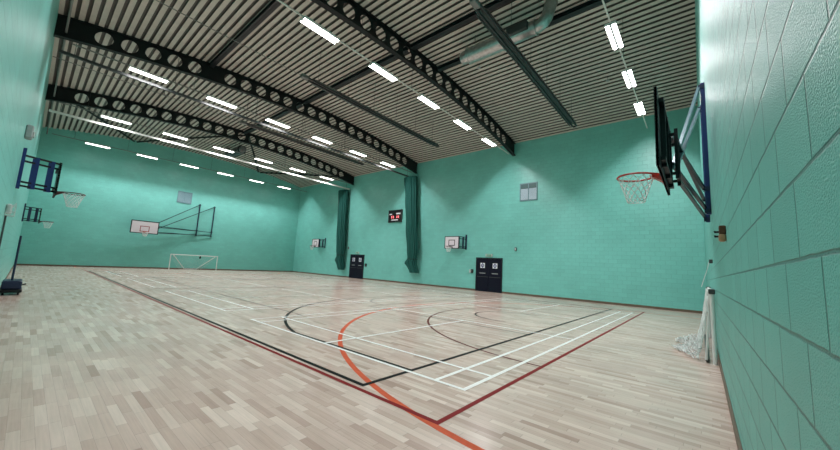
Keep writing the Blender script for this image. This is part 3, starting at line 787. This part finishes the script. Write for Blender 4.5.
# ------------------------------------------------------------------ small things on the right and left walls
t = thing('wall_bracket', 'small rusty bracket with tan block on the right wall below the hoop', 'bracket', (4.75, 0, 1.84))
MB().bbox(4.70, 4.80, 0, .05, 1.90, 1.985, .006).build('plate', M['rust'], t)
MB().bbox(4.69, 4.79, 0, .055, 1.83, 1.90, .012).build('block', M['tan'], t)
m = MB()
for z in (1.885, 1.93): m.tube([(4.78, .04, z), (4.80, .08, z), (4.80, .08, z + .012)], .010, 6)
m.build('hook', M['black'], t, smooth=True)
t = thing('wall_hook', 'small wall hook with white cord hanging down above the folded goal', 'hook', (9.6, 0, 1.9))
MB().bbox(9.57, 9.63, 0, .06, 1.82, 1.90, .008).build('hook_plate', M['darkgrey'], t)
MB().tube([(9.6, .06, 1.84), (9.59, .09, 1.7), (9.61, .15, 1.5), (9.6, .2, 1.32)], .007, 5).build('cord', M['net'], t, smooth=True)
# left wall
t = thing('wall_lamp', 'pale grey box lamp on left wall above the nearer practice hoop', 'lamp', (0, 11.95, 3.85))
MB().bbox(0, .12, 11.8, 12.1, 3.85, 4.15, .02).build('case', M['grey'], t)
MB().bbox(.12, .145, 11.84, 12.06, 3.9, 4.02, .01).build('cover', M['lightgrey'], t)
t = thing('caged_sounder', 'small white caged alarm sounder low on left wall below the nearer practice hoop', 'alarm', (0, 10.54, 2.0))
MB().bbox(0, .08, 10.42, 10.66, 2.0, 2.2, .02).build('case', M['lightgrey'], t)
m = MB()
for k in range(5):
    y = 10.40 + .07 * k; m.tube([(0, y, 1.97), (.12, y, 1.97), (.12, y, 2.23), (0, y, 2.0)], .005, 5)
for z in (2.05, 2.16): m.tube([(0, 10.38, z), (.125, 10.38, z), (.125, 10.70, z), (0, 10.70, z)], .005, 5)
m.build('cage', M['lightgrey'], t)
tag(MB().tube([(.02, 10.54, 1.98), (.02, 10.54, .02)], .014, 6).build('wall_conduit', M['darkgrey'], smooth=True), 'thin dark conduit dropping from the caged sounder on left wall', 'conduit')
t = thing('badminton_post', 'blue wheeled badminton post parked on floor against the left wall', 'badminton post', (.22, 15.4, 0))
MB().bbox(.05, .42, 15.0, 15.9, .16, .40, .03).build('weight_box', M['darkblue'], t)
MB().bbox(.03, .44, 14.95, 15.95, .07, .16, .02).build('chassis', M['black'], t)
for y in (15.12, 15.78):
    for x in (.10, .38): MB().disc((x, y, .07), .07, (1, 0, 0), 18, .04).build('wheel', M['black'], t, smooth=True)
MB().tube([(.22, 15.3, .40), (.22, 15.3, 1.68)], .024, 10).build('pole', M['darkblue'], t, smooth=True)
MB().tube([(.40, 15.5, .25), (.50, 15.5, .28)], .02, 8).build('handle', M['black'], t, smooth=True)

# ------------------------------------------------------------------ camera (by the corner of the left and right walls)
yaw, pit, rol, fpx = 0.7045, .1242, .0548, 330.9583
Fv = Vector((math.cos(yaw) * math.cos(pit), math.sin(yaw) * math.cos(pit), math.sin(pit)))
Rv = Vector((math.sin(yaw), -math.cos(yaw), 0)); Uv = Rv.cross(Fv)
c_, s_ = math.cos(rol), math.sin(rol); R2 = Rv * c_ + Uv * s_; U2 = Uv * c_ - Rv * s_
cam = bpy.data.cameras.new('camera'); co = bpy.data.objects.new('camera', cam); COL.objects.link(co)
mw = Matrix((R2, U2, -Fv)).transposed().to_4x4(); mw.translation = Vector((.3456, .2069, 1.4256)); co.matrix_world = mw
cam.sensor_fit = 'HORIZONTAL'; cam.sensor_width = 36; cam.lens = fpx / 840 * 36; cam.clip_start = .01; cam.clip_end = 200
scene.camera = co
# ------------------------------------------------------------------ world + view
w = bpy.data.worlds.new('hall_world'); scene.world = w; w.use_nodes = True
w.node_tree.nodes['Background'].inputs[0].default_value = (.05, .055, .06, 1); w.node_tree.nodes['Background'].inputs[1].default_value = .3
vs_ = scene.view_settings; vs_.view_transform = 'Standard'; vs_.look = 'None'; vs_.gamma = 1; vs_.use_curve_mapping = False
vs_.exposure = 0.0
scene.cycles.use_denoising = True; scene.cycles.diffuse_bounces = 5; scene.cycles.max_bounces = 10
scene.cycles.sample_clamp_indirect = 6
